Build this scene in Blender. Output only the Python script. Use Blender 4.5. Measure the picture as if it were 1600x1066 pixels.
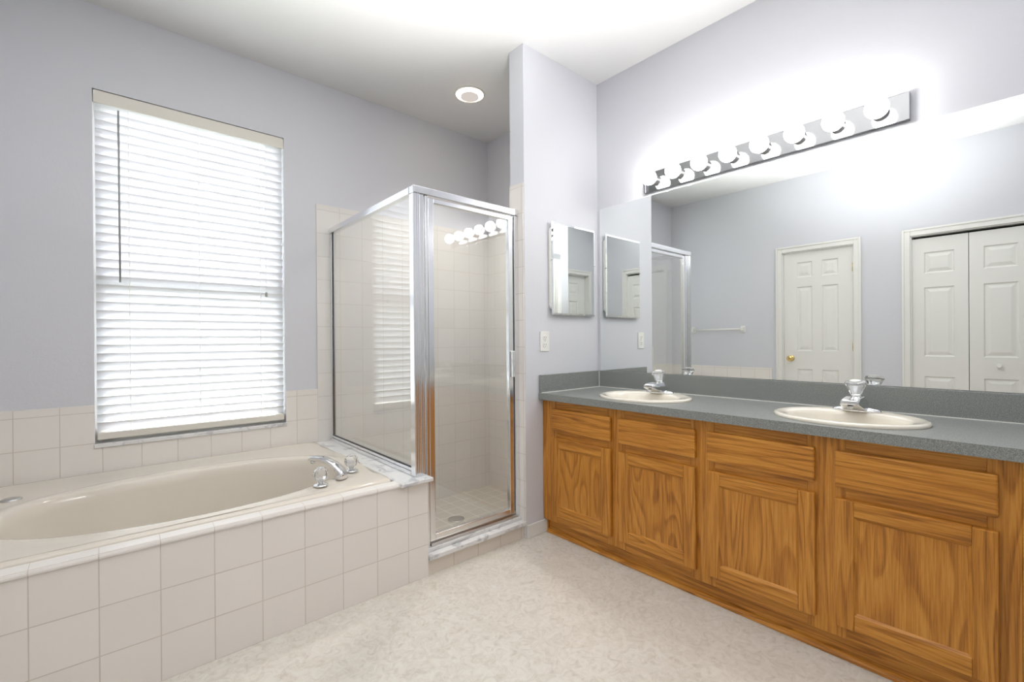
import bpy, bmesh, math, random
from mathutils import Matrix, Vector

for o in list(bpy.data.objects):
    bpy.data.objects.remove(o)
S = bpy.context.scene
COL = S.collection
random.seed(4)
PI = math.pi

# ------------------------------------------------------------------ camera
YAW, PITCH, ROLL, FPX = math.radians(48.789), math.radians(-0.121), math.radians(-0.42), 717.2
F = Vector((math.cos(YAW)*math.cos(PITCH), math.sin(YAW)*math.cos(PITCH), math.sin(PITCH)))
R0 = Vector((math.sin(YAW), -math.cos(YAW), 0)); U0 = R0.cross(F)
RV = R0*math.cos(ROLL)+U0*math.sin(ROLL); UV = U0*math.cos(ROLL)-R0*math.sin(ROLL)
cam = bpy.data.cameras.new('camera'); camo = bpy.data.objects.new('camera', cam); COL.objects.link(camo)
camo.matrix_world = Matrix(((RV.x, UV.x, -F.x, 0), (RV.y, UV.y, -F.y, 0), (RV.z, UV.z, -F.z, 1.0875), (0, 0, 0, 1)))
cam.sensor_width = 36; cam.lens = FPX/1600*36; cam.clip_start = .02
S.camera = camo
# ------------------------------------------------------------------ world, exposure
S.view_settings.view_transform = 'Standard'; S.view_settings.look = 'None'
S.view_settings.gamma = 1; S.view_settings.exposure = 0.60
try: S.view_settings.use_curve_mapping = False
except Exception: pass
W = bpy.data.worlds.new('World'); S.world = W; W.use_nodes = True
bg = W.node_tree.nodes['Background']; bg.inputs[0].default_value = (.93, .96, 1, 1); bg.inputs[1].default_value = 8.0
ZCEIL = 2.711
BULB = 18.0
CAN = 9.0

# added fill spot, unseen below the frame, standing in for a ceiling-bounced flash
fl = bpy.data.lights.new('bounce_fill', 'SPOT'); fl.energy = 480; fl.color = (1., .995, .99); fl.spot_size = math.radians(74); fl.spot_blend = 1.; fl.shadow_soft_size = .07
flo = bpy.data.objects.new('bounce_fill', fl); COL.objects.link(flo); flo.location = (.85, .45, .30)
flo.rotation_euler = (Vector((.64, .84, ZCEIL))-flo.location).to_track_quat('-Z', 'Y').to_euler()


# ------------------------------------------------------------------ dimensions
XM, YW, ZC = 2.347, 2.969, 2.711            # mirror wall, window wall, ceiling
XL, YP, YJ, XP = -.555, 1.843, 1.957, 1.709  # left wall, partition front / back, partition end
YS = -.10                                    # wall at the vanity's near end
YA = -.50                                    # alcove wall behind the camera
XA = .50

# ------------------------------------------------------------------ node helpers
class NT:
    def __init__(s, name):
        s.m = bpy.data.materials.new(name); s.m.use_nodes = True
        s.t = s.m.node_tree; s.t.nodes.clear()
        s.out = s.t.nodes.new('ShaderNodeOutputMaterial')
    def n(s, typ, **kw):
        nd = s.t.nodes.new(typ)
        for k, v in kw.items(): setattr(nd, k, v)
        return nd
    def l(s, a, b): s.t.links.new(a, b)
    def val(s, sock, v):
        if hasattr(v, 'links') or isinstance(v, bpy.types.NodeSocket): s.l(v, sock)
        else: sock.default_value = v
    def math(s, op, a, b=None, c=None, clamp=False):
        nd = s.n('ShaderNodeMath', operation=op); nd.use_clamp = clamp
        for i, v in enumerate((a, b, c)):
            if v is not None: s.val(nd.inputs[i], v)
        return nd.outputs[0]
    def pos(s): return s.n('ShaderNodeNewGeometry').outputs['Position']
    def mapping(s, vec, scale=(1, 1, 1), loc=(0, 0, 0)):
        nd = s.n('ShaderNodeMapping'); s.l(vec, nd.inputs[0])
        nd.inputs['Scale'].default_value = scale; nd.inputs['Location'].default_value = loc
        return nd.outputs[0]
    def noise(s, vec, scale, detail=2, rough=.5, dist=0.):
        nd = s.n('ShaderNodeTexNoise'); s.l(vec, nd.inputs['Vector'])
        nd.inputs['Scale'].default_value = scale; nd.inputs['Detail'].default_value = detail
        nd.inputs['Roughness'].default_value = rough; nd.inputs['Distortion'].default_value = dist
        return nd.outputs[0]
    def ramp(s, fac, stops, interp='LINEAR'):
        nd = s.n('ShaderNodeValToRGB'); s.l(fac, nd.inputs[0]); cr = nd.color_ramp; cr.interpolation = interp
        while len(cr.elements) < len(stops): cr.elements.new(.5)
        for e, (p, c) in zip(cr.elements, stops):
            e.position = p; e.color = (c[0], c[1], c[2], 1) if not isinstance(c, (int, float)) else (c, c, c, 1)
        return nd.outputs[0]
    def mix(s, fac, a, b, mode='MIX'):
        nd = s.n('ShaderNodeMix', data_type='RGBA', blend_type=mode)
        s.val(nd.inputs[0], fac)
        for i, v in ((6, a), (7, b)):
            if isinstance(v, tuple): nd.inputs[i].default_value = (v[0], v[1], v[2], 1)
            else: s.l(v, nd.inputs[i])
        return nd.outputs[2]
    def bump(s, h, strength=.2, dist=.002):
        nd = s.n('ShaderNodeBump'); s.l(h, nd.inputs['Height'])
        nd.inputs['Strength'].default_value = strength; nd.inputs['Distance'].default_value = dist
        return nd.outputs[0]
    def pbr(s, color, rough=.5, metal=0., normal=None, spec=None, coat=0.):
        b = s.n('ShaderNodeBsdfPrincipled')
        if isinstance(color, tuple): b.inputs['Base Color'].default_value = (*color, 1)
        else: s.l(color, b.inputs['Base Color'])
        s.val(b.inputs['Roughness'], rough); b.inputs['Metallic'].default_value = metal
        if spec is not None: b.inputs['Specular IOR Level'].default_value = spec
        if coat: b.inputs['Coat Weight'].default_value = coat; b.inputs['Coat Roughness'].default_value = .08
        if normal is not None: s.l(normal, b.inputs['Normal'])
        s.l(b.outputs[0], s.out.inputs[0]); return b

def srgb(r, g, b):
    f = lambda c: (c/255/12.92) if c <= 10 else ((c/255+.055)/1.055)**2.4
    return (f(r), f(g), f(b))

def plain(name, color, rough=.5, metal=0., spec=None, coat=0.):
    t = NT(name); t.pbr(color, rough, metal, None, spec, coat); return t.m

def emit(name, color, strength):
    t = NT(name); e = t.n('ShaderNodeEmission'); e.inputs[0].default_value = (*color, 1); e.inputs[1].default_value = strength
    t.l(e.outputs[0], t.out.inputs[0]); return t.m

def painted(name, color, scale=170, strength=.25, rough=.55):
    t = NT(name); p = t.pos()
    h = t.noise(p, scale, 3, .6); h2 = t.noise(p, scale*.35, 2)
    hh = t.math('ADD', h, h2)
    v = t.noise(p, 1.3, 2)
    c = t.mix(v, tuple(x*.975 for x in color), tuple(min(1, x*1.02) for x in color))
    t.pbr(c, rough, 0, t.bump(hh, strength, .0015)); return t.m

def tile_mat(name, base, grout, origin, pitch, w=.0016, rough=.16, dark=None):
    """square tile: grout planes x=x0+k*pitch etc., skipped along each face's own normal"""
    t = NT(name); g = t.n('ShaderNodeNewGeometry'); sp = t.n('ShaderNodeSeparateXYZ'); t.l(g.outputs['Position'], sp.inputs[0])
    sn = t.n('ShaderNodeSeparateXYZ'); t.l(g.outputs['True Normal'], sn.inputs[0])
    tot = None; cell = None
    for i in range(3):
        if origin[i] is None: continue
        q = t.math('DIVIDE', t.math('SUBTRACT', sp.outputs[i], origin[i]), pitch)
        fr = t.math('FRACT', q)
        d = t.math('MULTIPLY', t.math('MINIMUM', fr, t.math('SUBTRACT', 1., fr)), pitch)
        m = t.math('SUBTRACT', 1., t.math('DIVIDE', t.math('SUBTRACT', d, w*.45), w*.9, clamp=True), clamp=True)
        face = t.math('LESS_THAN', t.math('ABSOLUTE', sn.outputs[i]), .6)
        m = t.math('MULTIPLY', m, face)
        tot = m if tot is None else t.math('MAXIMUM', tot, m)
        fl = t.math('MULTIPLY', t.math('MULTIPLY', t.math('FLOOR', q), face), (12.9898, 78.233, 37.719)[i])
        cell = fl if cell is None else t.math('ADD', cell, fl)
    wn = t.n('ShaderNodeTexWhiteNoise', noise_dimensions='1D'); t.l(cell, wn.inputs['W'])
    tc = t.mix(wn.outputs[0], tuple(x*.965 for x in base), tuple(min(1, x*1.02) for x in base))
    tc = t.mix(t.noise(g.outputs['Position'], 9, 3), tc, tuple(x*.985 for x in base))
    gr = t.mix(t.noise(g.outputs['Position'], 6, 2), grout, tuple(x*.8 for x in grout))
    c = t.mix(tot, tc, gr)
    r = t.math('ADD', rough, t.math('MULTIPLY', tot, .5))
    wav = t.noise(g.outputs['Position'], 14, 1)
    h = t.math('SUBTRACT', t.math('MULTIPLY', wav, .25), tot)
    t.pbr(c, r, 0, t.bump(h, .35, .0012)); return t.m

def oak(name, axis, kind='stile'):
    """oak veneer; axis = grain direction (0 x, 1 y, 2 z). Growth rings are contours of stretched noise."""
    t = NT(name); p = t.pos()
    sc = {'stile': (15., .9), 'panel': (7., 1.3)}[kind]
    s = [sc[0]]*3; s[axis] = sc[1]
    n1 = t.noise(t.mapping(p, tuple(s), (3.1, 1.7, .4)), 1.0, 1.5, .45, .25)
    rings = t.math('FRACT', t.math('MULTIPLY', n1, 12 if kind == 'panel' else 9))
    s2 = [300]*3; s2[axis] = 9
    pore = t.noise(t.mapping(p, tuple(s2)), 1.0, 3, .6)
    s3 = [64]*3; s3[axis] = 2.4
    streak = t.noise(t.mapping(p, tuple(s3)), 1.0, 2, .5)
    rg = t.ramp(rings, [(0, .35), (.10, .0), (.55, .25), (.86, 1.), (.97, .8), (1, .35)])
    f = t.math('ADD', t.math('MULTIPLY', rg, .30), t.math('MULTIPLY', streak, .34))
    f = t.math('ADD', f, t.math('MULTIPLY', t.ramp(pore, [(.40, 0.), (.66, 1.)]), .30))
    big = t.noise(p, 2.2, 1)
    f = t.math('ADD', f, t.math('MULTIPLY', t.math('SUBTRACT', big, .5), .35))
    c = t.ramp(f, [(.10, OAK[0]), (.42, OAK[1]), (.85, OAK[2])])
    t.pbr(c, .33, 0, t.bump(f, .12, .0006), spec=.45); return t.m

OAK = (srgb(220, 156, 68), srgb(194, 127, 46), srgb(132, 78, 23))

M = {}
M['wall'] = painted('wall_paint', srgb(218, 219, 225))
M['ceiling'] = painted('ceiling_paint', srgb(231, 231, 231), 130, .45)
M['white'] = plain('white_trim_paint', srgb(238, 237, 233), .35)
M['tile'] = tile_mat('bath_wall_tile', srgb(243, 238, 233), srgb(220, 211, 202), (-.03, 1.853, .755), .147)
M['tile_shower'] = tile_mat('shower_wall_tile', srgb(234, 231, 227), srgb(220, 213, 206), (.975, 1.853, .740), .147)
M['tile_skirt'] = tile_mat('tub_skirt_tile', srgb(244, 238, 233), srgb(222, 212, 202), (-.03, None, -.0005), .147)
M['tile_floor'] = tile_mat('shower_floor_tile', srgb(196, 190, 179), srgb(232, 228, 220), (1.10, 1.957, None), .108, .0036, .3)

t = NT('vinyl_floor'); p = t.pos()
a = t.noise(t.mapping(p, (1, 1, 1)), 7, 4, .6, .8); b = t.noise(p, 26, 5, .65, 1.6)
c = t.ramp(b, [(.30, srgb(204, 197, 184)), (.46, srgb(225, 219, 209)), (.62, srgb(236, 232, 224))])
c = t.mix(t.math('MULTIPLY', a, .55), c, srgb(213, 206, 193))
vk = t.n('ShaderNodeTexVoronoi'); t.l(t.mapping(p, (11, 26, 1)), vk.inputs['Vector']); vk.inputs['Scale'].default_value = 1.
wk = t.ramp(vk.outputs['Distance'], [(.02, 1.), (.16, 0.)])
c = t.mix(t.math('MULTIPLY', wk, t.math('MULTIPLY', t.ramp(t.noise(p, 5, 2), [(.45, 0.), (.62, 1.)]), .5)), c, srgb(184, 176, 160))
t.pbr(c, .32, 0, t.bump(b, .06, .001)); M['floor'] = t.m

t = NT('white_marble'); p = t.pos()
v = t.noise(t.mapping(p, (9, 9, 14)), 1, 5, .62, 1.8)
c = t.ramp(v, [(.36, srgb(198, 199, 202)), (.47, srgb(232, 232, 232)), (.75, srgb(240, 239, 237))])
t.pbr(c, .2); M['marble'] = t.m

t = NT('speckled_laminate'); p = t.pos()
v = t.noise(p, 420, 2, .7); v2 = t.noise(p, 150, 2)
c = t.ramp(v, [(.30, srgb(100, 102, 101)), (.5, srgb(140, 143, 140)), (.70, srgb(186, 188, 184))])
c = t.mix(t.math('MULTIPLY', v2, .4), c, srgb(122, 126, 123))
t.pbr(c, .30, spec=.5); M['laminate'] = t.m

M['oak_v'] = oak('oak_vertical', 2); M['oak_h'] = oak('oak_horizontal', 1); M['oak_p'] = oak('oak_panel', 2, 'panel')
M['oak_d'] = oak('oak_drawer', 1, 'stile')
M['chrome'] = plain('polished_chrome', (.80, .81, .83), .07, 1)
M['alu'] = plain('bright_aluminium', (.84, .85, .87), .16, 1)
M['plate'] = plain('chrome_plate', (.30, .305, .315), .08, 1)
M['steel'] = plain('brushed_nickel', (.62, .62, .62), .28, 1)
M['socket'] = plain('satin_socket', (.42, .42, .43), .35, 1)
M['brass'] = plain('brass', (.80, .60, .25), .15, 1)
M['dark'] = plain('dark_gap', (.02, .02, .02), .7)
M['rubber'] = plain('black_gasket', (.03, .03, .03), .5)
M['mirror'] = plain('mirror_silver', (.90, .925, .915), .0, 1)
M['bone'] = plain('bone_porcelain', srgb(238, 231, 217), .08, coat=.3)
M['tub'] = plain('bone_acrylic', srgb(228, 220, 207), .10, coat=.3)
M['plastic'] = plain('white_plastic', srgb(243, 242, 238), .3)
M['caulk'] = plain('white_caulk', srgb(240, 239, 234), .5)
M['bulb'] = emit('lit_bulb_glass', (1., .98, .95), BULB)
M['canlens'] = emit('frosted_lens', srgb(182, 174, 168), .95)
M['canring'] = emit('glowing_lamp_ring', (1., .78, .50), CAN)
M['grass'] = plain('lawn_grass', (.07, .12, .04), .9)
M['fence'] = plain('weathered_fence', (.45, .40, .34), .8)

t = NT('blind_slat'); d = t.n('ShaderNodeBsdfPrincipled'); d.inputs['Base Color'].default_value = (.86, .86, .87, 1); d.inputs['Roughness'].default_value = .45
tr = t.n('ShaderNodeBsdfTranslucent'); tr.inputs[0].default_value = (.9, .9, .93, 1)
mx = t.n('ShaderNodeMixShader'); mx.inputs[0].default_value = .30; t.l(d.outputs[0], mx.inputs[1]); t.l(tr.outputs[0], mx.inputs[2]); t.l(mx.outputs[0], t.out.inputs[0])
M['slat'] = t.m
M['valance'] = plain('blind_valance', srgb(232, 228, 218), .4)

def thin_glass(name, tint, f0=.055):
    t = NT(name); g = t.n('ShaderNodeNewGeometry')
    dp = t.n('ShaderNodeVectorMath', operation='DOT_PRODUCT'); t.l(g.outputs['Incoming'], dp.inputs[0]); t.l(g.outputs['Normal'], dp.inputs[1])
    k = t.math('POWER', t.math('SUBTRACT', 1., t.math('ABSOLUTE', dp.outputs['Value']), clamp=True), 5.)
    fr = t.math('ADD', f0, t.math('MULTIPLY', k, 1-f0))
    tp = t.n('ShaderNodeBsdfTransparent'); tp.inputs[0].default_value = (*tint, 1)
    gl = t.n('ShaderNodeBsdfGlossy'); gl.inputs['Roughness'].default_value = 0.; gl.inputs[0].default_value = (1, 1, 1, 1)
    mx = t.n('ShaderNodeMixShader'); t.l(fr, mx.inputs[0]); t.l(tp.outputs[0], mx.inputs[1]); t.l(gl.outputs[0], mx.inputs[2])
    t.l(mx.outputs[0], t.out.inputs[0]); return t.m
M['glass'] = thin_glass('shower_glass', (.982, .986, .980))
M['wglass'] = thin_glass('window_glass', (.97, .98, .98))
t = NT('clear_acrylic'); gb = t.n('ShaderNodeBsdfPrincipled'); gb.inputs['Base Color'].default_value = (.97, .97, .97, 1)
gb.inputs['Roughness'].default_value = .03; gb.inputs['Transmission Weight'].default_value = .85; gb.inputs['IOR'].default_value = 1.49
t.l(gb.outputs[0], t.out.inputs[0]); M['acrylic'] = t.m

# ------------------------------------------------------------------ mesh helpers
def box(bm, x0, x1, y0, y1, z0, z1, mi=0, bev=0.):
    x0, x1 = sorted((x0, x1)); y0, y1 = sorted((y0, y1)); z0, z1 = sorted((z0, z1))
    vs = [bm.verts.new((x, y, z)) for x in (x0, x1) for y in (y0, y1) for z in (z0, z1)]
    fs = []
    for q in ((0, 1, 3, 2), (4, 6, 7, 5), (0, 4, 5, 1), (2, 3, 7, 6), (0, 2, 6, 4), (1, 5, 7, 3)):
        f = bm.faces.new([vs[i] for i in q]); f.material_index = mi; fs.append(f)
    if bev > 0:
        es = list({e for f in fs for e in f.edges})
        r = bmesh.ops.bevel(bm, geom=es, offset=bev, segments=2, affect='EDGES', profile=.5)
        for f in r['faces']: f.material_index = mi
    return fs

def frame_of(d):
    d = d.normalized(); a = Vector((0, 0, 1)) if abs(d.z) < .9 else Vector((1, 0, 0))
    u = d.cross(a).normalized(); return u, d.cross(u).normalized()

def loft(bm, rings, closed=True, cap0=True, cap1=True, mi=0, smooth=True):
    R = [[bm.verts.new(p) for p in r] for r in rings]; n = len(R[0]); fs = []
    for a, b in zip(R, R[1:]):
        for i in range(n if closed else n-1):
            j = (i+1) % n; f = bm.faces.new((a[i], a[j], b[j], b[i])); f.smooth = smooth; f.material_index = mi; fs.append(f)
    if cap0: f = bm.faces.new(R[0][::-1]); f.material_index = mi; fs.append(f)
    if cap1: f = bm.faces.new(R[-1]); f.material_index = mi; fs.append(f)
    return fs

def lathe(bm, base, axis, prof, n=24, mi=0, smooth=True, caps=True):
    """prof = [(radius, distance along axis)]"""
    ax = Vector(axis).normalized(); u, v = frame_of(ax); b = Vector(base)
    rings = [[b+ax*h+(u*math.cos(2*PI*i/n)+v*math.sin(2*PI*i/n))*max(r, 1e-4) for i in range(n)] for r, h in prof]
    return loft(bm, rings, True, caps, caps, mi, smooth)

def tube(bm, pts, r, n=10, mi=0):
    pts = [Vector(p) for p in pts]; rings = []
    rr = r if isinstance(r, (list, tuple)) else [r]*len(pts)
    u = None
    for i, p in enumerate(pts):
        d = (pts[min(i+1, len(pts)-1)]-pts[max(i-1, 0)]).normalized()
        if u is None: u, v = frame_of(d)
        else:
            u = (u-d*u.dot(d)).normalized(); v = d.cross(u)
        rings.append([p+(u*math.cos(2*PI*k/n)+v*math.sin(2*PI*k/n))*rr[i] for k in range(n)])
    loft(bm, rings, True, True, True, mi)

def obj(name, bm, mats, parent=None):
    """one mesh object from world-space geometry"""
    bmesh.ops.recalc_face_normals(bm, faces=bm.faces)
    if parent is None:
        xs = [v.co for v in bm.verts]
        o0 = Vector(((min(p.x for p in xs)+max(p.x for p in xs))/2, (min(p.y for p in xs)+max(p.y for p in xs))/2, min(p.z for p in xs)))
    else:
        o0 = parent.get('_o', None); o0 = Vector(o0)
    for v in bm.verts: v.co -= o0
    me = bpy.data.meshes.new(name); bm.to_mesh(me); bm.free()
    for m in (mats if isinstance(mats, (list, tuple)) else [mats]): me.materials.append(m)
    o = bpy.data.objects.new(name, me); COL.objects.link(o)
    if parent is None: o.location = o0
    else: o.parent = parent
    o['_o'] = [o0.x, o0.y, o0.z]
    return o

def thing(name, label, cat, loc, group=None):
    o = bpy.data.objects.new(name, None); COL.objects.link(o); o.location = loc; o.empty_display_size = .05
    o['label'] = label; o['category'] = cat; o['_o'] = list(loc)
    if group: o['group'] = group
    return o

def tag(o, label, cat, group=None):
    o['label'] = label; o['category'] = cat
    if group: o['group'] = group
    return o

def struct(name, bm, mats, parent=None, label=None):
    o = obj(name, bm, mats, parent)
    if parent is None: o['kind'] = 'structure'
    if label: o['label'] = label
    return o
def B(): return bmesh.new()
def boxes(*bs, bev=0.):
    bm = B()
    for b in bs: box(bm, *b, bev=bev)
    return bm

# ------------------------------------------------------------------ room shell
T = .12
SF = -.10      # shower floor level
struct('floor', boxes((XL-T, 1.0, YA-.9, YW+.1, -.1, 0), (1.0, XM+T, YA-.9, 1.87, -.1, 0)), M['floor'])
struct('floor_shower', boxes((1.0, XM, 1.90, YW, SF-.06, SF)), M['tile_floor'])
struct('ceiling', boxes((XL-T, XM+T, YA-.9, YW+T, ZC, ZC+.1)), M['ceiling'])
WX0, WX1, WZ0, WZ1 = -.057, .792, .592, 2.309
struct('wall_window', boxes((XL-T, WX0, YW, YW+T, -.16, ZC), (WX1, XM+T, YW, YW+T, -.16, ZC), (WX0, WX1, YW, YW+T, -.16, WZ0), (WX0, WX1, YW, YW+T, WZ1, ZC)), M['wall'])
struct('wall_mirror', boxes((XM, XM+T, YA-.9, YW, -.16, ZC)), M['wall'])
# left wall with two door openings
D1 = (1.120, 1.728, 1.962); D2 = (.000, .718, 1.962)
struct('wall_left', boxes((XL-T, XL, YA-.02, D2[0], 0, ZC), (XL-T, XL, D2[1], D1[0], 0, ZC), (XL-T, XL, D1[1], YW, 0, ZC),
       (XL-T, XL, D2[0], D2[1], D2[2], ZC), (XL-T, XL, D1[0], D1[1], D1[2], ZC)), M['wall'])
struct('wall_partition', boxes((XP, XM, YP, YJ, -.1, ZC)), M['wall'])
D3 = (.70, 1.38, 1.98)
struct('wall_south', boxes((XA, D3[0], YS-T, YS, 0, ZC), (D3[1], XM, YS-T, YS, 0, ZC), (D3[0], D3[1], YS-T, YS, D3[2], ZC), (XA, XA+T, YA-.02, YS-T, 0, ZC)), M['wall'])
D4 = (-.385, .36, 1.98)
struct('wall_alcove', boxes((XL-T, D4[0], YA-T-.02, YA-.02, 0, ZC), (D4[1], XA+T, YA-T-.02, YA-.02, 0, ZC), (D4[0], D4[1], YA-T-.02, YA-.02, D4[2], ZC)), M['wall'])

# wall tile (thin slabs on the walls)
tb = B(); tt = .006
box(tb, XL, WX0, YW-tt, YW, .44, .791)
box(tb, WX0, WX1, YW-tt, YW, .44, WZ0)
box(tb, WX1, .975, YW-tt, YW, .44, .791)
struct('trim_1', tb, M['tile'], label='cream square tile band on the window wall')
struct('trim_8', boxes((.975, XM, YW-tt, YW, SF, 1.951)), M['tile_shower'], label='cream tile on the window wall inside the shower')
struct('trim_2', boxes((XM-tt, XM, YJ, YW-tt, SF, 1.951)), M['tile_shower'], label='cream tile on the back of the shower')
struct('trim_3', boxes((XL, XL+tt, 1.83, YW-tt, .44, .775)), M['tile'], label='cream tile on the left wall by the tub')
struct('trim_4', boxes((XP-tt, XP, YP+.004, YJ, -.1, 1.951)), M['tile'], label='cream tile on the end of the partition')
# tub skirt, knee wall, curb
struct('wall_tub_skirt', boxes((XL, .9915, 1.853, 1.893, 0, .440)), M['tile_skirt'])
struct('wall_knee', boxes((.9915, 1.100, 1.853, YW-tt, 0, .440)), M['tile_skirt'])
bm = B()
prof = [(1.8475, .441), (1.8475, .447), (1.850, .4535), (1.857, .4565), (1.899, .4595), (1.899, .441)]
loft(bm, [[(x, y, z) for y, z in prof] for x in (XL+tt, .955)], smooth=False)
struct('trim_5', bm, M['tile'], label='bullnose tile strip capping the tub skirt')
bm = B(); box(bm, .955, 1.116, 1.828, YW-tt, .4405, .4585, bev=.004)
struct('trim_6', bm, M['marble'], label='white marble cap on the knee wall under the glass panel')
struct('wall_curb', boxes((1.100, XP-tt, 1.860, 1.965, -.1, .072)), tile_mat('curb_tile', srgb(234, 226, 215), srgb(204, 193, 178), (1.098, None, None), .147))
bm = B(); box(bm, 1.101, XP+.006, 1.838, 1.972, .0725, .094, bev=.003); box(bm, 1.101, XP-tt-.001, 1.876, 1.93, .0941, .112, bev=.003)
struct('trim_7', bm, M['marble'], label='white marble top of the shower curb')
# baseboards
bm = B(); box(bm, XP+.002, 1.868, YP-.012, YP, 0, .072, bev=.003)
struct('baseboard_partition', bm, M['white'])
bm = B()
for a, b in ((D2[1]+.06, D1[0]-.06),): box(bm, XL, XL+.012, a, b, 0, .075, bev=.003)
struct('baseboard_left', bm, M['white'])

# ------------------------------------------------------------------ window
win = boxes((WX0, WX1, YW+.055, YW+.115, WZ0, WZ0+.05), (WX0, WX1, YW+.055, YW+.115, WZ1-.04, WZ1), (WX0, WX0+.04, YW+.055, YW+.115, WZ0+.05, WZ1-.04),
            (WX1-.04, WX1, YW+.055, YW+.115, WZ0+.05, WZ1-.04), (WX0+.04, WX1-.04, YW+.06, YW+.11, 1.37, 1.41))
w1 = struct('window_1', win, M['white'])
struct('pane', boxes((WX0+.04, WX1-.04, YW+.083, YW+.087, WZ0+.05, 1.37)), M['wglass'], w1)
struct('pane', boxes((WX0+.04, WX1-.04, YW+.083, YW+.087, 1.41, WZ1-.04)), M['wglass'], w1)
bm = B(); box(bm, WX0-.004, WX1+.004, YW-.014, YW+.055, WZ0-.008, WZ0+.012, bev=.003)
struct('window_sill', bm, M['marble'], w1)

# blind
YB = YW+.026
bl = thing('window_blind', 'white horizontal slat blind lowered over the window above the bathtub', 'blind', (.3675, YB, WZ0+.012))
bm = B(); box(bm, WX0+.003, WX1-.003, YB-.030, YB-.022, 2.243, 2.300, bev=.002); box(bm, WX0+.006, WX1-.006, YB-.0215, YB+.026, 2.262, 2.306)
obj('valance', bm, M['valance'], bl)
bm = B(); th = math.radians(55); NSL = 38; z0 = .682; pz = (2.232-z0)/(NSL-1)
for k in range(NSL):
    z = z0+k*pz; hw = .025; rings = []
    jit = random.uniform(-.02, .02)
    for x in (WX0+.008, WX1-.008):
        r = []
        for s, h in ((-1, 0), (-.5, .0016), (0, .0022), (.5, .0016), (1, 0)):
            r.append((s*hw, h+.0012))
        for s, h in ((1, 0), (.5, .0016), (0, .0022), (-.5, .0016), (-1, 0)):
            r.append((s*hw, h-.0012))
        c_, s_ = math.cos(th+jit), math.sin(th+jit)
        # room-side edge up, window-side edge down
        rings.append([(x, YB+a*c_+b*s_, z-a*s_+b*c_) for a, b in r])
    loft(bm, rings, smooth=False)
obj('slats', bm, M['slat'], bl)
bm = B(); box(bm, WX0+.008, WX1-.008, YB-.024, YB+.024, .620, .654, bev=.004)
obj('bottom_rail', bm, M['valance'], bl)
for x in (.075, .365, .66):
    bm = B()
    for dy in (-.0255, .0255): box(bm, x-.0012, x+.0012, YB+dy-.0006, YB+dy+.0006, .654, 2.262)
    obj('ladder_cord', bm, M['plastic'], bl)
bm = B(); tube(bm, [(.038, YB-.036, 2.225), (.040, YB-.036, 1.385)], .0042, 8)
wd = obj('tilt_wand', bm, plain('clear_grey_wand', srgb(165, 165, 166), .25), bl); wd['label'] = 'grey tilt wand'
bm = B(); tube(bm, [(.688, YB-.0335, 2.245), (.689, YB-.0335, 1.375)], .0011, 6)
pc = obj('pull_cord', bm, M['plastic'], bl)
bm = B(); lathe(bm, (.689, YB-.0335, 1.378), (0, 0, -1), [(.002, 0), (.006, .006), (.0075, .022), (.005, .028)], 10)
ts = obj('tassel', bm, plain('grey_tassel', srgb(168, 166, 160), .4), pc); ts['label'] = 'small grey tassel'

# outside: lawn and fence seen in slivers under the slats
struct('lawn', boxes((-8, 8, YW+.5, 16, -.55, -.5)), M['grass'])
struct('garden_fence', boxes((-8, 8, 9.0, 9.1, -.5, 1.05)), M['fence'])

# ------------------------------------------------------------------ bathtub
def ring_super(cx, cy, a, b, z, n, N=120):
    out = []
    for i in range(N):
        t = 2*PI*i/N; c, s = math.cos(t), math.sin(t)
        out.append((cx+a*math.copysign(abs(c)**(2/n), c), cy+b*math.copysign(abs(s)**(2/n), s), z))
    return out
tub = thing('bathtub', 'bone oval soaking tub set behind the tiled skirt under the window', 'bathtub', (.21, 2.43, 0))
tx0, tx1, ty0, ty1 = XL+tt+.002, .953, 1.9, YW-tt-.002
rcx, rcy, ra, rb = (tx0+tx1)/2, (ty0+ty1)/2, (tx1-tx0)/2, (ty1-ty0)/2
ex, ey = .275, 2.328
bm = B()
rings = [ring_super(rcx, rcy, ra-.002, rb-.002, .442, 40), ring_super(rcx, rcy, ra, rb, .458, 40), ring_super(rcx, rcy, ra-.004, rb-.004, .466, 34), ring_super(rcx, rcy, ra-.014, rb-.014, .470, 20),
         ring_super(rcx, rcy, ra-.030, rb-.030, .4705, 12), ring_super(ex, ey, .680, .410, .4720, 2.2), ring_super(ex, ey, .668, .405, .4726, 2.15), ring_super(ex, ey, .645, .394, .4752, 2.1), ring_super(ex, ey, .622, .380, .4762, 2.1), ring_super(ex, ey, .606, .368, .4735, 2.1),
         ring_super(ex, ey, .596, .358, .462, 2.1), ring_super(ex, ey, .585, .348, .42, 2.1), ring_super(ex-.01, ey, .555, .325, .25, 2.1), ring_super(ex-.01, ey, .51, .29, .11, 2.1),
         ring_super(ex-.01, ey, .47, .25, .05, 2.1), ring_super(ex-.01, ey, .40, .2, .022, 2.1), ring_super(ex-.01, ey, .2, .1, .018, 2.1)]
loft(bm, rings, cap0=False)
obj('basin', bm, M['tub'], tub)
bm = B(); lathe(bm, (-.297, 2.66, .4705), (0, 0, 1), [(.030, 0), (.031, .004), (.024, .008), (.012, .010)], 24)
o = obj('overflow_cap', bm, M['steel'], tub); o['label'] = 'flat metal cap on the rim'
bm = B(); lathe(bm, (.42, 2.25, .0185), (0, 0, 1), [(.03, 0), (.03, .003), (.02, .006)], 20)
obj('drain', bm, M['chrome'], tub)

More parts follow.
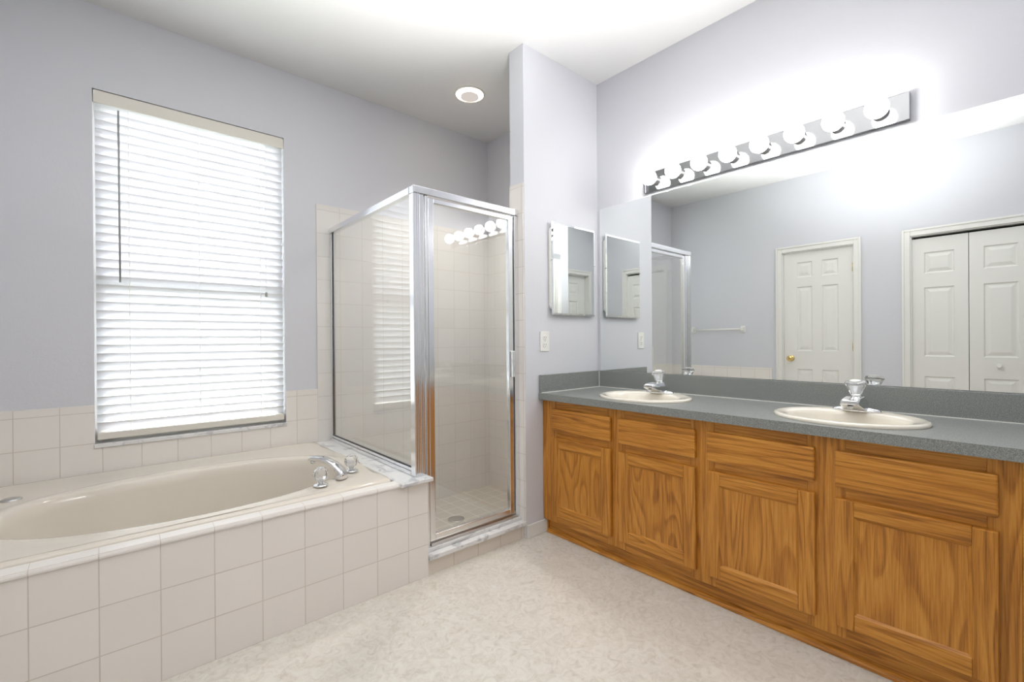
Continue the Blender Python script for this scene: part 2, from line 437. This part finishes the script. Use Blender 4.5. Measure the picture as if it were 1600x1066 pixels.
# tub faucet set
tf = thing('tub_faucet', 'chrome arched tub spout with two clear round knobs on the tub rim', 'faucet', (.765, 2.055, .4770))
bm = B()
base = Vector((.772, 2.045, .4770)); dirv = Vector((-.56, .83, 0)).normalized(); side = Vector((dirv.y, -dirv.x, 0))
sec = []   # (along, z centre, halfwidth, halfheight)
for a, zc, hw, hh in ((-.004, .000, .029, .001), (-.003, .018, .028, .016), (.010, .036, .026, .019), (.036, .057, .0235, .018), (.07, .072, .0215, .015), (.105, .080, .020, .012), (.138, .082, .0185, .0105), (.157, .078, .017, .009), (.164, .074, .012, .005)):
    c0 = base+dirv*a+Vector((0, 0, zc))
    tilt = max(0., 1-(a+.004)/.06)
    r = []
    for i in range(20):
        t_ = 2*PI*i/20; cc, ss = math.cos(t_), math.sin(t_)
        q = c0+side*(hw*math.copysign(abs(cc)**.7, cc))+Vector((0, 0, 1))*(hh*math.copysign(abs(ss)**.7, ss))*(1-tilt*.75)+dirv*(-.020*tilt*math.copysign(abs(ss)**.7, ss)*1.0)
        r.append(q)
    sec.append(r)
loft(bm, sec)
obj('spout', bm, M['chrome'], tf)
bm = B(); e = base+dirv*.148+Vector((0, 0, .071)); lathe(bm, e, (0, 0, -1), [(.0105, 0), (.0105, .014), (.008, .015)], 14)
obj('aerator', bm, M['chrome'], tf)
def crystal(bm, c, r, axis=(0, 0, 1), n=10):
    lathe(bm, c, axis, [(r*.45, -r*.82), (r*.80, -r*.55), (r, -.05*r), (r*.88, .48*r), (r*.52, .86*r), (r*.2, .93*r)], n, smooth=False)
for hx, hy in ((.668, 2.000), (.849, 2.122)):
    bm = B(); lathe(bm, (hx, hy, .4770), (0, 0, 1), [(.030, 0), (.030, .003), (.024, .007), (.012, .010), (.010, .026)], 24)
    es = obj('escutcheon', bm, M['chrome'], tf)
    bm = B(); crystal(bm, Vector((hx, hy, .4770+.047)), .032)
    kb = obj('knob', bm, M['acrylic'], tf); kb['label'] = 'clear faceted knob'
    bm = B(); lathe(bm, (hx, hy, .4770+.0665), (0, 0, 1), [(.009, 0), (.010, .010), (.008, .0125)], 14)
    obj('index_cap', bm, M['chrome'], kb)

# ------------------------------------------------------------------ shower enclosure
yg, xg = 1.903, 1.069
se = thing('shower_enclosure', 'chrome framed glass shower corner standing between tub and partition', 'shower', (1.10, 1.903, .112))
bm = B(); box(bm, xg-.018, xg+.018, yg+.019, YW-tt, 1.772, 1.806, bev=.003); box(bm, xg-.018, XP-tt, yg-.022, yg+.018, 1.772, 1.806, bev=.003)
obj('header_rail', bm, M['alu'], se)
bm = B()
# corner post with flutes
box(bm, xg-.016, xg+.018, yg-.019, yg+.022, .459, 1.7715, bev=.003)
box(bm, xg+.0185, xg+.040, yg-.014, yg+.016, .459, 1.7715, bev=.0025)
for xx in (xg-.008, xg+.002, xg+.012): box(bm, xx-.0022, xx+.0022, yg-.0215, yg-.019, .459, 1.7715)
for xx in (xg+.025, xg+.034): box(bm, xx-.0022, xx+.0022, yg-.0165, yg-.014, .459, 1.7715)
obj('corner_post', bm, M['alu'], se)
bm = B(); box(bm, 1.1165, 1.132, yg-.015, yg+.017, .1125, 1.7715, bev=.0025)
obj('hinge_post', bm, M['alu'], se)
bm = B(); box(bm, xg-.011, xg+.011, YW-tt-.020, YW-tt, .4755, 1.7715, bev=.002)
obj('wall_channel', bm, M['alu'], se)
bm = B(); box(bm, 1.672, XP-tt-.0005, yg-.017, yg+.017, .1125, 1.7715, bev=.0025); box(bm, 1.6665, 1.6715, yg+.002, yg+.015, .1125, 1.7715)
obj('wall_channel', bm, M['alu'], se)
bm = B(); box(bm, xg-.018, xg+.018, yg+.023, YW-tt, .459, .475, bev=.002); box(bm, xg-.009, xg+.009, yg+.023, YW-tt-.0205, .4755, .490, bev=.002)
obj('bottom_rail', bm, M['alu'], se)
gp = obj('side_panel', boxes((xg-.003, xg+.003, yg+.0225, YW-tt-.0205, .4905, 1.7715)), M['glass'], se); gp['label'] = 'clear glass side panel'
bm = B(); z_ = YW-tt-.0245
box(bm, xg-.0045, xg+.0045, z_, z_+.004, .4905, 1.7715); box(bm, xg-.0045, xg+.0045, yg+.0225, z_, .4905, .4935)
obj('gasket', bm, M['rubber'], se)
dx0, dx1, dz0, dz1 = 1.134, 1.665, .136, 1.766
bm = B()
box(bm, dx0, dx0+.030, yg-.013, yg+.013, dz0, dz1, bev=.003); box(bm, dx1-.030, dx1, yg-.013, yg+.013, dz0, dz1, bev=.003)
box(bm, dx0+.0301, dx1-.0301, yg-.013, yg+.013, dz0, dz0+.028, bev=.003); box(bm, dx0+.0301, dx1-.0301, yg-.013, yg+.013, dz1-.024, dz1, bev=.003)
dr = obj('door', bm, M['alu'], se)
obj('glass', boxes((dx0+.0305, dx1-.0305, yg-.003, yg+.003, dz0+.0285, dz1-.0245)), M['glass'], dr)
bm = B(); box(bm, dx1-.021, dx1-.005, yg-.032, yg-.0132, .885, 1.028, bev=.003)
obj('handle', bm, M['alu'], dr)
bm = B(); box(bm, dx0+.002, dx1+.025, yg-.020, yg+.018, .1125, .1265, bev=.002); box(bm, dx0+.004, dx1-.004, yg-.006, yg+.006, .127, .1355)
obj('threshold', bm, M['steel'], se)
# shower drain
bm = B(); lathe(bm, (1.72, 2.54, SF+.0005), (0, 0, 1), [(.055, 0), (.055, .003), (.048, .004)], 28)
sd = tag(obj('shower_drain', bm, M['steel']), 'round metal drain in the tiled shower floor', 'drain')

# ------------------------------------------------------------------ vanity cabinet
XF = 1.841; XD = 1.822; YC0 = YS+.002; YC1 = YP-.002
vc = thing('vanity_cabinet', 'long oak vanity cabinet with four doors under the grey countertop', 'cabinet', (2.08, .87, 0))
bays = [(.069, .447), (.505, .886), (.935, 1.317), (1.366, 1.760)]
bm = B()
for a, b in ((1.738, YC1), (1.290, 1.393), (.860, .962), (.420, .532), (.026, .092), (YC0, .0258)): box(bm, XF, XF+.019, a, b, .080, .7525, 0, .0012)
prev = [(1.393, 1.738), (.962, 1.290), (.532, .860), (.092, .420)]
for a, b in prev:
    for z0_, z1_ in ((.700, .7525), (.540, .600), (.080, .134)): box(bm, XF+.0006, XF+.019, a+.0003, b-.0003, z0_, z1_, 1)
obj('face_frame', bm, [M['oak_v'], M['oak_h']], vc)
obj('carcass', boxes((XF+.020, XM-.002, YC1-.016, YC1, .0, .7525), (XF+.020, XM-.002, YC0, YC0+.016, .0, .7525), (XF+.040, XM-.002, YC0+.017, YC1-.017, .07, .085), (XM-.012, XM-.002, YC0+.017, YC1-.017, .086, .7525)), M['oak_v'], vc)
obj('toe_kick', boxes((1.872, 1.885, YC0+.001, YC1-.0165, .0, .079)), M['oak_h'], vc)
bm = B(); pr = [(1.8715, .001), (1.8535, .001), (1.854, .008), (1.858, .014), (1.865, .0185), (1.8715, .020)]
loft(bm, [[(x, y, z) for x, z in pr] for y in (YC0+.001, YC1-.013)], smooth=False)
obj('shoe_moulding', bm, M['oak_h'], vc)
for a, b in bays[::-1]:
    z0_, z1_ = .124, .551; sw = .052
    bm = B()
    box(bm, XD, XF-.0005, a, a+sw, z0_, z1_, 0, .003); box(bm, XD, XF-.0005, b-sw, b, z0_, z1_, 0, .003)
    box(bm, XD+.0004, XF-.0005, a+sw, b-sw, z0_+.0003, z0_+sw, 1, .003); box(bm, XD+.0004, XF-.0005, a+sw, b-sw, z1_-sw, z1_-.0003, 1, .003)
    # sloped inner bead
    i0, i1, k0, k1 = a+sw, b-sw, z0_+sw, z1_-sw
    bf = loft(bm, [[(XD+.002, i0, k0), (XD+.002, i1, k0), (XD+.002, i1, k1), (XD+.002, i0, k1)], [(XD+.009, i0+.009, k0+.009), (XD+.009, i1-.009, k0+.009), (XD+.009, i1-.009, k1-.009), (XD+.009, i0+.009, k1-.009)]], cap0=False, cap1=False, smooth=False)
    bf[0].material_index = bf[2].material_index = 1
    d_ = obj('door', bm, [M['oak_v'], M['oak_h']], vc)
    obj('panel', boxes((XD+.0088, XF-.003, i0+.0005, i1-.0005, k0+.0005, k1-.0005)), M['oak_p'], d_)
    bm = B(); box(bm, XD, XF-.0005, a, b, .589, .709, 0, .005)
    obj('drawer_front', bm, M['oak_d'], vc)

# ------------------------------------------------------------------ countertop with two oval cut-outs
ZT = .789
ct = thing('countertop', 'speckled grey laminate countertop with backsplash along the mirror wall', 'countertop', (2.08, .87, .7535))
SINKS = [(2.045, 1.318), (2.045, .464)]; SA, SB = .200, .236
def slab_with_holes(bm, x0, x1, y0, y1, z0, z1, holes, N=56):
    loops = [[(x0, y0), (x1, y0), (x1, y1), (x0, y1)]]
    for cx, cy, a, b in holes: loops.append([(cx+a*math.cos(2*PI*i/N), cy+b*math.sin(2*PI*i/N)) for i in range(N)])
    for z in (z0, z1):
        es = []
        for lp in loops:
            vs = [bm.verts.new((x, y, z)) for x, y in lp]
            es += [bm.edges.new((vs[i], vs[(i+1) % len(vs)])) for i in range(len(vs))]
        bmesh.ops.triangle_fill(bm, use_beauty=True, use_dissolve=False, edges=es)
    for lp in loops:
        n = len(lp)
        for i in range(n):
            p, q = lp[i], lp[(i+1) % n]
            bm.faces.new([bm.verts.new(c) for c in ((*p, z0), (*q, z0), (*q, z1), (*p, z1))])
    bmesh.ops.remove_doubles(bm, verts=bm.verts, dist=1e-6)
bm = B(); slab_with_holes(bm, 1.808, XM-.002, YC0, YC1, .7535, ZT, [(cx, cy, SA-.012, SB-.012) for cx, cy in SINKS])
obj('worktop', bm, M['laminate'], ct)
bm = B(); box(bm, XM-.021, XM-.001, YC0, YC1, ZT+.0002, .890, bev=.0015)
bs = obj('backsplash', bm, M['laminate'], ct)
bm = B(); box(bm, 1.811, XM-.0215, YC1-.019, YC1, ZT+.0002, .890, bev=.0015)
obj('side_splash', bm, M['laminate'], ct)
bm = B(); box(bm, XM-.0245, XM-.0211, YC0, YC1-.0195, ZT+.0002, ZT+.0035); box(bm, 1.812, XM-.0245, YC1-.0225, YC1-.0191, ZT+.0002, ZT+.0035); box(bm, XM-.0242, XM-.0212, YC1-.0222, YC1-.0192, ZT+.0035, .888)
cb = obj('caulk_bead', bm, M['caulk'], ct); cb['label'] = 'white caulk line'

# ------------------------------------------------------------------ sinks and faucets
def sink(cx, cy, label):
    s = thing('sink', label, 'sink', (cx, cy, ZT), 'oval sinks in the countertop')
    bm = B(); N = 72; z = ZT+.0004
    rg = []
    def er(dx, a, b, zz): rg.append([(cx+dx+a*math.cos(2*PI*i/N), cy+b*math.sin(2*PI*i/N), zz) for i in range(N)])
    er(0, SA, SB, z); er(0, SA+.001, SB+.001, z+.006); er(0, SA-.004, SB-.004, z+.011); er(0, SA-.014, SB-.014, z+.013)
    er(0, SA-.022, SB-.022, z+.010); er(-.020, .150, SB-.036, z+.010); er(-.020, .143, SB-.044, z+.006); er(-.020, .136, SB-.054, z-.006)
    er(-.022, .128, SB-.075, z-.06); er(-.022, .10, .12, z-.105); er(-.022, .06, .07, z-.128); er(-.022, .03, .03, z-.133)
    loft(bm, rg, cap0=False)
    obj('bowl', bm, M['bone'], s)
    bm = B(); lathe(bm, (cx-.022, cy, z-.1325), (0, 0, 1), [(.024, 0), (.024, .002), (.016, .004), (.014, .007)], 20)
    obj('drain', bm, M['chrome'], s)
def faucet(cx, cy, label):
    z = ZT+.0108
    fx = cx+.150
    f_ = thing('sink_faucet', label, 'faucet', (fx, cy, z), 'single knob faucets on the sinks')
    bm = B(); N = 40
    def pill(hw, hl, zz): return [(fx+hw*math.copysign(abs(math.sin(t))**.8, math.sin(t)), cy+hl*math.copysign(abs(math.cos(t))**.8, math.cos(t)), zz) for t in [2*PI*i/N for i in range(N)]]
    loft(bm, [pill(.026, .078, z), pill(.026, .078, z+.006), pill(.022, .072, z+.011), pill(.018, .045, z+.016), pill(.014, .03, z+.020)])
    obj('base_plate', bm, M['chrome'], f_)
    # body wedge running toward the bowl (-x)
    bm = B(); secs = []
    for a, hb, ht, zb, zt in ((.026, .026, .018, .008, .016), (.018, .036, .024, .008, .046), (-.006, .040, .027, .008, .060), (-.035, .038, .027, .008, .059), (-.068, .034, .026, .020, .057), (-.100, .031, .025, .032, .054), (-.110, .027, .022, .036, .051)):
        secs.append([(fx+a, cy-hb, z+zb), (fx+a, cy+hb, z+zb), (fx+a, cy+hb, z+zb+(zt-zb)*.6), (fx+a, cy+ht, z+zt), (fx+a, cy-ht, z+zt), (fx+a, cy-hb, z+zb+(zt-zb)*.6)])
    loft(bm, secs, smooth=False)
    bmesh.ops.bevel(bm, geom=list(bm.edges), offset=.002, segments=1, affect='EDGES')
    obj('spout', bm, M['chrome'], f_)
    bm = B(); lathe(bm, (fx-.092, cy, z+.0295), (0, 0, -1), [(.009, 0), (.009, .010), (.007, .011)], 14)
    obj('aerator', bm, M['steel'], f_)
    ax = Vector((-.18, 0, 1)).normalized(); b0 = Vector((fx-.004, cy, z+.056))
    bm = B(); lathe(bm, b0, ax, [(.017, -.006), (.017, .004), (.012, .008)], 18)
    obj('stem', bm, M['steel'], f_)
    bm = B(); lathe(bm, b0+ax*.0085, ax, [(.014, 0), (.019, .005), (.024, .020), (.033, .038), (.036, .046), (.032, .053), (.019, .055)], 10, smooth=False)
    k = obj('knob', bm, M['acrylic'], f_); k['label'] = 'clear faceted acrylic knob'
    bm = B(); lathe(bm, b0+ax*.0637, ax, [(.0185, 0), (.0185, .002), (.015, .0035)], 18)
    obj('index_cap', bm, M['plastic'], k)
    bm = B(); lathe(bm, (fx+.018, cy, z+.016), (0, 0, 1), [(.003, 0), (.003, .040), (.006, .043), (.006, .050), (.003, .052)], 10)
    obj('lift_rod', bm, M['chrome'], f_)
sink(*SINKS[0], 'bone oval sink nearer the wall with the medicine cabinet')
sink(*SINKS[1], 'bone oval sink farther from the medicine cabinet wall, at the right')
faucet(*SINKS[0], 'chrome clear-knob faucet on the sink nearer the medicine cabinet')
faucet(*SINKS[1], 'chrome clear-knob faucet on the right sink, farther from the corner')

# ------------------------------------------------------------------ mirror, medicine cabinet, light bar, outlet
bm = B(); box(bm, XM-.007, XM-.001, YS+.003, 1.820, .8925, 1.911)
tag(obj('wall_mirror_glass', bm, M['mirror']), 'long frameless wall mirror above the backsplash and both sinks', 'mirror').name = 'vanity_mirror'
mc = thing('medicine_cabinet', 'small frameless mirrored medicine cabinet on the partition wall above the outlet', 'medicine cabinet', (2.09, YP, 1.231))
bm = B(); x0, x1, za, zb, rr = 1.894, 2.286, 1.262, 1.738, .028
def rrect(x0, x1, z0, z1, r, y, n=6):
    out = []
    for cx, cz, a0 in ((x1-r, z1-r, 0), (x0+r, z1-r, PI/2), (x0+r, z0+r, PI), (x1-r, z0+r, 3*PI/2)):
        for k in range(n+1):
            t = a0+PI/2*k/n; out.append((cx+r*math.cos(t), y, cz+r*math.sin(t)))
    return out
loft(bm, [rrect(x0, x1, za, zb, rr, YP-.0005), rrect(x0, x1, za, zb, rr, YP-.018), rrect(x0+.004, x1-.004, za+.004, zb-.004, rr-.004, YP-.0205)])
obj('body', bm, M['plastic'], mc)
bm = B(); ya, yb_ = YP-.0210, YP-.027
loft(bm, [[(1.899, ya, 1.231), (2.283, ya, 1.231), (2.283, ya, 1.764), (1.899, ya, 1.764)], [(1.899, yb_+.002, 1.231), (2.283, yb_+.002, 1.231), (2.283, yb_+.002, 1.764), (1.899, yb_+.002, 1.764)],
          [(1.909, yb_, 1.241), (2.273, yb_, 1.241), (2.273, yb_, 1.754), (1.909, yb_, 1.754)]], smooth=False)
md = obj('door', bm, M['mirror'], mc); md['label'] = 'bevelled mirror door'
for z in (1.545,):
    for x in (1.8985, 2.2835):
        bm = B(); box(bm, x-.004, x+.004, yb_-.0035, ya, z-.004, z+.004, bev=.001)
        obj('mirror_clip', bm, M['steel'], md)

lb = thing('vanity_light_bar', 'chrome strip light with eight lit globe bulbs above the long mirror', 'light', (XM, .904, 1.928))
bm = B(); box(bm, XM-.022, XM-.0005, .318, 1.490, 1.928, 2.037, bev=.002)
for a, b in ((.318, .330), (1.478, 1.490)): box(bm, XM-.0245, XM-.0221, a+.001, b, 1.930, 2.035)
obj('back_plate', bm, M['plate'], lb)
for i in range(8):
    y = .909+(3.5-i)*.1435; z = 1.982; cx = XM-.022
    bm = B(); lathe(bm, (cx, y, z), (-1, 0, 0), [(.029, 0), (.029, .003), (.0265, .006), (.0265, .024), (.022, .032), (.0165, .034)], 22)
    obj('socket', bm, M['socket'], lb)
    bm = B(); r = .040; c_ = Vector((cx-.071, y, z))
    prof = [(.015, .0390)] + [(r*math.sin(t), r*math.cos(t)) for t in [PI*k/18 for k in range(3, 19)]]
    lathe(bm, c_, (1, 0, 0), prof, 28)
    obj('bulb', bm, M['bulb'], lb)

ol = thing('wall_outlet', 'white duplex outlet plate on the partition wall below the medicine cabinet', 'outlet', (1.8585, YP, 1.022))
bm = B(); box(bm, 1.823, 1.893, YP-.006, YP-.0003, 1.022, 1.135, bev=.002)
obj('cover_plate', bm, M['plastic'], ol)
for z in (1.058, 1.099):
    bm = B(); lathe(bm, (1.858, YP-.0061, z), (0, -1, 0), [(.0165, 0), (.0165, .0015), (.0155, .0022)], 20)
    rc = obj('receptacle', bm, M['plastic'], ol)
    bm = B()
    for dx in (-.006, .006): box(bm, 1.858+dx-.001, 1.858+dx+.001, YP-.0088, YP-.0083, z-.001, z+.007)
    lathe(bm, (1.858, YP-.0083, z-.008), (0, -1, 0), [(.0022, 0), (.0022, .0005)], 10)
    obj('slots', bm, M['dark'], rc)
bm = B(); lathe(bm, (1.858, YP-.0061, 1.0785), (0, -1, 0), [(.003, 0), (.0025, .001)], 10); obj('screw', bm, M['steel'], ol)

# recessed ceiling lamp over the shower
cl = thing('recessed_ceiling_light', 'round glowing recessed light in the ceiling over the shower', 'light', (1.795, 2.455, ZC))
bm = B(); lathe(bm, (1.795, 2.455, ZC), (0, 0, -1), [(.100, 0), (.100, .003), (.092, .006)], 40); obj('trim_ring', bm, M['white'], cl)
bm = B(); lathe(bm, (1.795, 2.455, ZC-.0062), (0, 0, -1), [(.090, 0), (.086, .003), (.062, .008)], 40); obj('diffuser', bm, M['canring'], cl)
bm = B(); lathe(bm, (1.795, 2.455, ZC-.0144), (0, 0, -1), [(.058, 0), (.060, .008), (.050, .013), (.02, .016)], 36); e_ = obj('lens', bm, M['canlens'], cl); e_['label'] = 'grey centre lens'

sl = bpy.data.lights.new('recessed_downlight', 'SPOT'); sl.energy = 46; sl.color = (1., .96, .90); sl.spot_size = math.radians(104); sl.spot_blend = .8; sl.shadow_soft_size = .055
so = bpy.data.objects.new('recessed_downlight', sl); COL.objects.link(so); so.parent = cl; so.location = (0, 0, -.036)

# towel bar on the left wall
tbq = thing('towel_bar', 'white towel bar on the left wall beyond the tub, seen in the mirror', 'towel bar', (XL, 2.40, 1.16))
for y in (2.118, 2.684):
    bm = B(); box(bm, XL+.0005, XL+.012, y-.024, y+.024, 1.155, 1.225, bev=.003); box(bm, XL+.012, XL+.052, y-.013, y+.013, 1.172, 1.207, bev=.004)
    obj('post', bm, M['plastic'], tbq)
bm = B(); tube(bm, [(XL+.038, 2.132, 1.19), (XL+.038, 2.67, 1.19)], .009, 12); obj('bar', bm, M['plastic'], tbq)

# ------------------------------------------------------------------ doors
def panel_face(bm, w, h, panels, th, M4):
    """raised panel slab in local (u,v,depth): front at depth 0, M4 maps to world"""
    def V(u, v, d): return bm.verts.new(M4 @ Vector((u, v, d)))
    loops = [[(0, 0), (w, 0), (w, h), (0, h)]]+[[(a, c), (b, c), (b, d), (a, d)] for a, b, c, d in panels]
    es = []
    for lp in loops:
        vs = [V(u, v, 0) for u, v in lp]; es += [bm.edges.new((vs[i], vs[(i+1) % 4])) for i in range(4)]
    bmesh.ops.triangle_fill(bm, use_beauty=True, use_dissolve=False, edges=es)
    for a, b, c, d in panels:
        rg = []
        for ins, dep in ((0, 0), (.008, .009), (.016, .009), (.040, .002)):
            rg.append([M4 @ Vector(q) for q in ((a+ins, c+ins, dep), (b-ins, c+ins, dep), (b-ins, d-ins, dep), (a+ins, d-ins, dep))])
        loft(bm, rg, cap0=False, smooth=False)
    loft(bm, [[M4 @ Vector(q) for q in ((0, 0, dd), (w, 0, dd), (w, h, dd), (0, h, dd))] for dd in (0, th)], cap0=False, smooth=False)
    bmesh.ops.remove_doubles(bm, verts=bm.verts, dist=1e-6)
def six_panels(w, h):
    m = .11*w/.6+.01; g = .09; pw = (w-2*m-g*.9)/2; out = []
    for a in (m, w-m-pw):
        for c, d in ((.20, .20+(h-.20)*.325), (.20+(h-.20)*.43, .20+(h-.20)*.80), (.20+(h-.20)*.855, h-.10)): out.append((a, a+pw, c, d))
    return out
def casing(bm, kind, pos, a, b, ztop, cw=.057, th=.016, sgn=1):
    """moulded casing round an opening; kind 'x' = on plane x=pos facing sgn*x, 'y' likewise"""
    def bx(u0, u1, z0, z1, t0=0., t1=th):
        if kind == 'x': box(bm, pos+sgn*t0, pos+sgn*t1, u0, u1, z0, z1, bev=.003)
        else: box(bm, u0, u1, pos+sgn*t0, pos+sgn*t1, z0, z1, bev=.003)
    bx(a-cw, a, 0, ztop+cw); bx(b, b+cw, 0, ztop+cw); bx(a+.0002, b-.0002, ztop, ztop+cw)
    bx(a-cw, a-cw+.018, 0, ztop+cw, th, th+.005); bx(b+cw-.018, b+cw, 0, ztop+cw, th, th+.005); bx(a-cw+.0182, b+cw-.0182, ztop+cw-.018, ztop+cw, th, th+.005)
def jamb(bm, kind, p0, p1, a, b, z):
    q = .004
    for u0, u1, z0, z1 in ((a, a+.008, 0, z), (b-.008, b, 0, z), (a+.008, b-.008, z-.008, z)):
        if kind == 'x': box(bm, p0, p1, u0, u1, z0, z1)
        else: box(bm, u0, u1, p0, p1, z0, z1)
def place(kind, pos, u0, z0, sgn):
    # local u -> along wall, v -> up, depth -> into the wall
    if kind == 'x': return Matrix(((0, 0, -sgn, pos), (1, 0, 0, u0), (0, 1, 0, z0), (0, 0, 0, 1)))
    return Matrix(((1, 0, 0, u0), (0, 0, -sgn, pos), (0, 1, 0, z0), (0, 0, 0, 1)))

# door_1: white six panel door in the left wall
a, b, z = D1
bm = B(); panel_face(bm, b-a-.020, z-.016, six_panels(b-a-.020, z-.016), .035, place('x', XL-.018, a+.010, .006, 1))
d1 = struct('door_1', bm, M['white'])
bm = B(); casing(bm, 'x', XL, a, b, z); jamb(bm, 'x', XL-T, XL, a, b, z); struct('casing', bm, M['white'], d1)
bm = B(); lathe(bm, (XL-.0175, b-.075, .88), (1, 0, 0), [(.030, 0), (.028, .006), (.012, .010), (.011, .028), (.024, .036), (.029, .050), (.024, .062), (.01, .066)], 24)
k_ = struct('knob', bm, M['brass'], d1); k_['label'] = 'round brass door knob'
bm = B()
for zz in (.25, 1.0, 1.75): tube(bm, [(XL-.012, a+.011, zz-.04), (XL-.012, a+.011, zz+.04)], .005, 8)
struct('hinges', bm, M['brass'], d1)
# door_2: bifold closet door
a, b, z = D2; pw = (b-a-.012)/2
def bif(w, h):
    m = .075
    return [(m, w-m, .20, .20+.50), (m, w-m, .20+.60, .20+1.28), (m, w-m, h-.36, h-.16)]
bm = B()
M2 = place('x', XL-.022, 0, .012, 1)
panel_face(bm, pw, z-.040, [(.082, pw-.082, .20, .74), (.082, pw-.082, .91, 1.50), (.082, pw-.082, 1.62, 1.80)], .033, place('x', XL-.022, a+.004, .012, 1))
d2 = struct('door_2', bm, M['white'])
bm = B(); panel_face(bm, pw, z-.040, [(.082, pw-.082, .20, .74), (.082, pw-.082, .91, 1.50), (.082, pw-.082, 1.62, 1.80)], .033, place('x', XL-.022, a+.008+pw, .012, 1))
struct('leaf', bm, M['white'], d2)
bm = B(); casing(bm, 'x', XL, a, b, z); jamb(bm, 'x', XL-T, XL, a, b, z); struct('casing', bm, M['white'], d2)
bm = B(); lathe(bm, (XL-.0215, a+.19, .856), (1, 0, 0), [(.008, 0), (.008, .012), (.017, .020), (.018, .026), (.012, .031)], 20); struct('knob', bm, M['white'], d2)
struct('closet_shade_block', boxes((XL-T+.005, XL-.075, a+.01, b-.01, .01, z-.008)), M['dark'], d2)  # solid near-black block painted as the shade inside the closet
# door_3 in the end wall, door_4 behind the camera
a, b, z = D3
bm = B(); panel_face(bm, b-a-.020, z-.016, six_panels(b-a-.02, z-.016), .035, place('y', YS-.018, a+.010, .006, 1)); d3 = struct('door_3', bm, M['white'])
bm = B(); casing(bm, 'y', YS, a, b, z); jamb(bm, 'y', YS-T, YS, a, b, z); struct('casing', bm, M['white'], d3)
a, b, z = D4
bm = B(); panel_face(bm, b-a-.020, z-.016, six_panels(b-a-.02, z-.016), .035, place('y', YA-.075, a+.010, .006, 1)); d4 = struct('door_4', bm, M['white'])
bm = B(); casing(bm, 'y', YA-.02, a, b, z); jamb(bm, 'y', YA-T-.02, YA-.02, a, b, z); struct('casing', bm, M['white'], d4)

for o in bpy.data.objects:
    if '_o' in o: del o['_o']
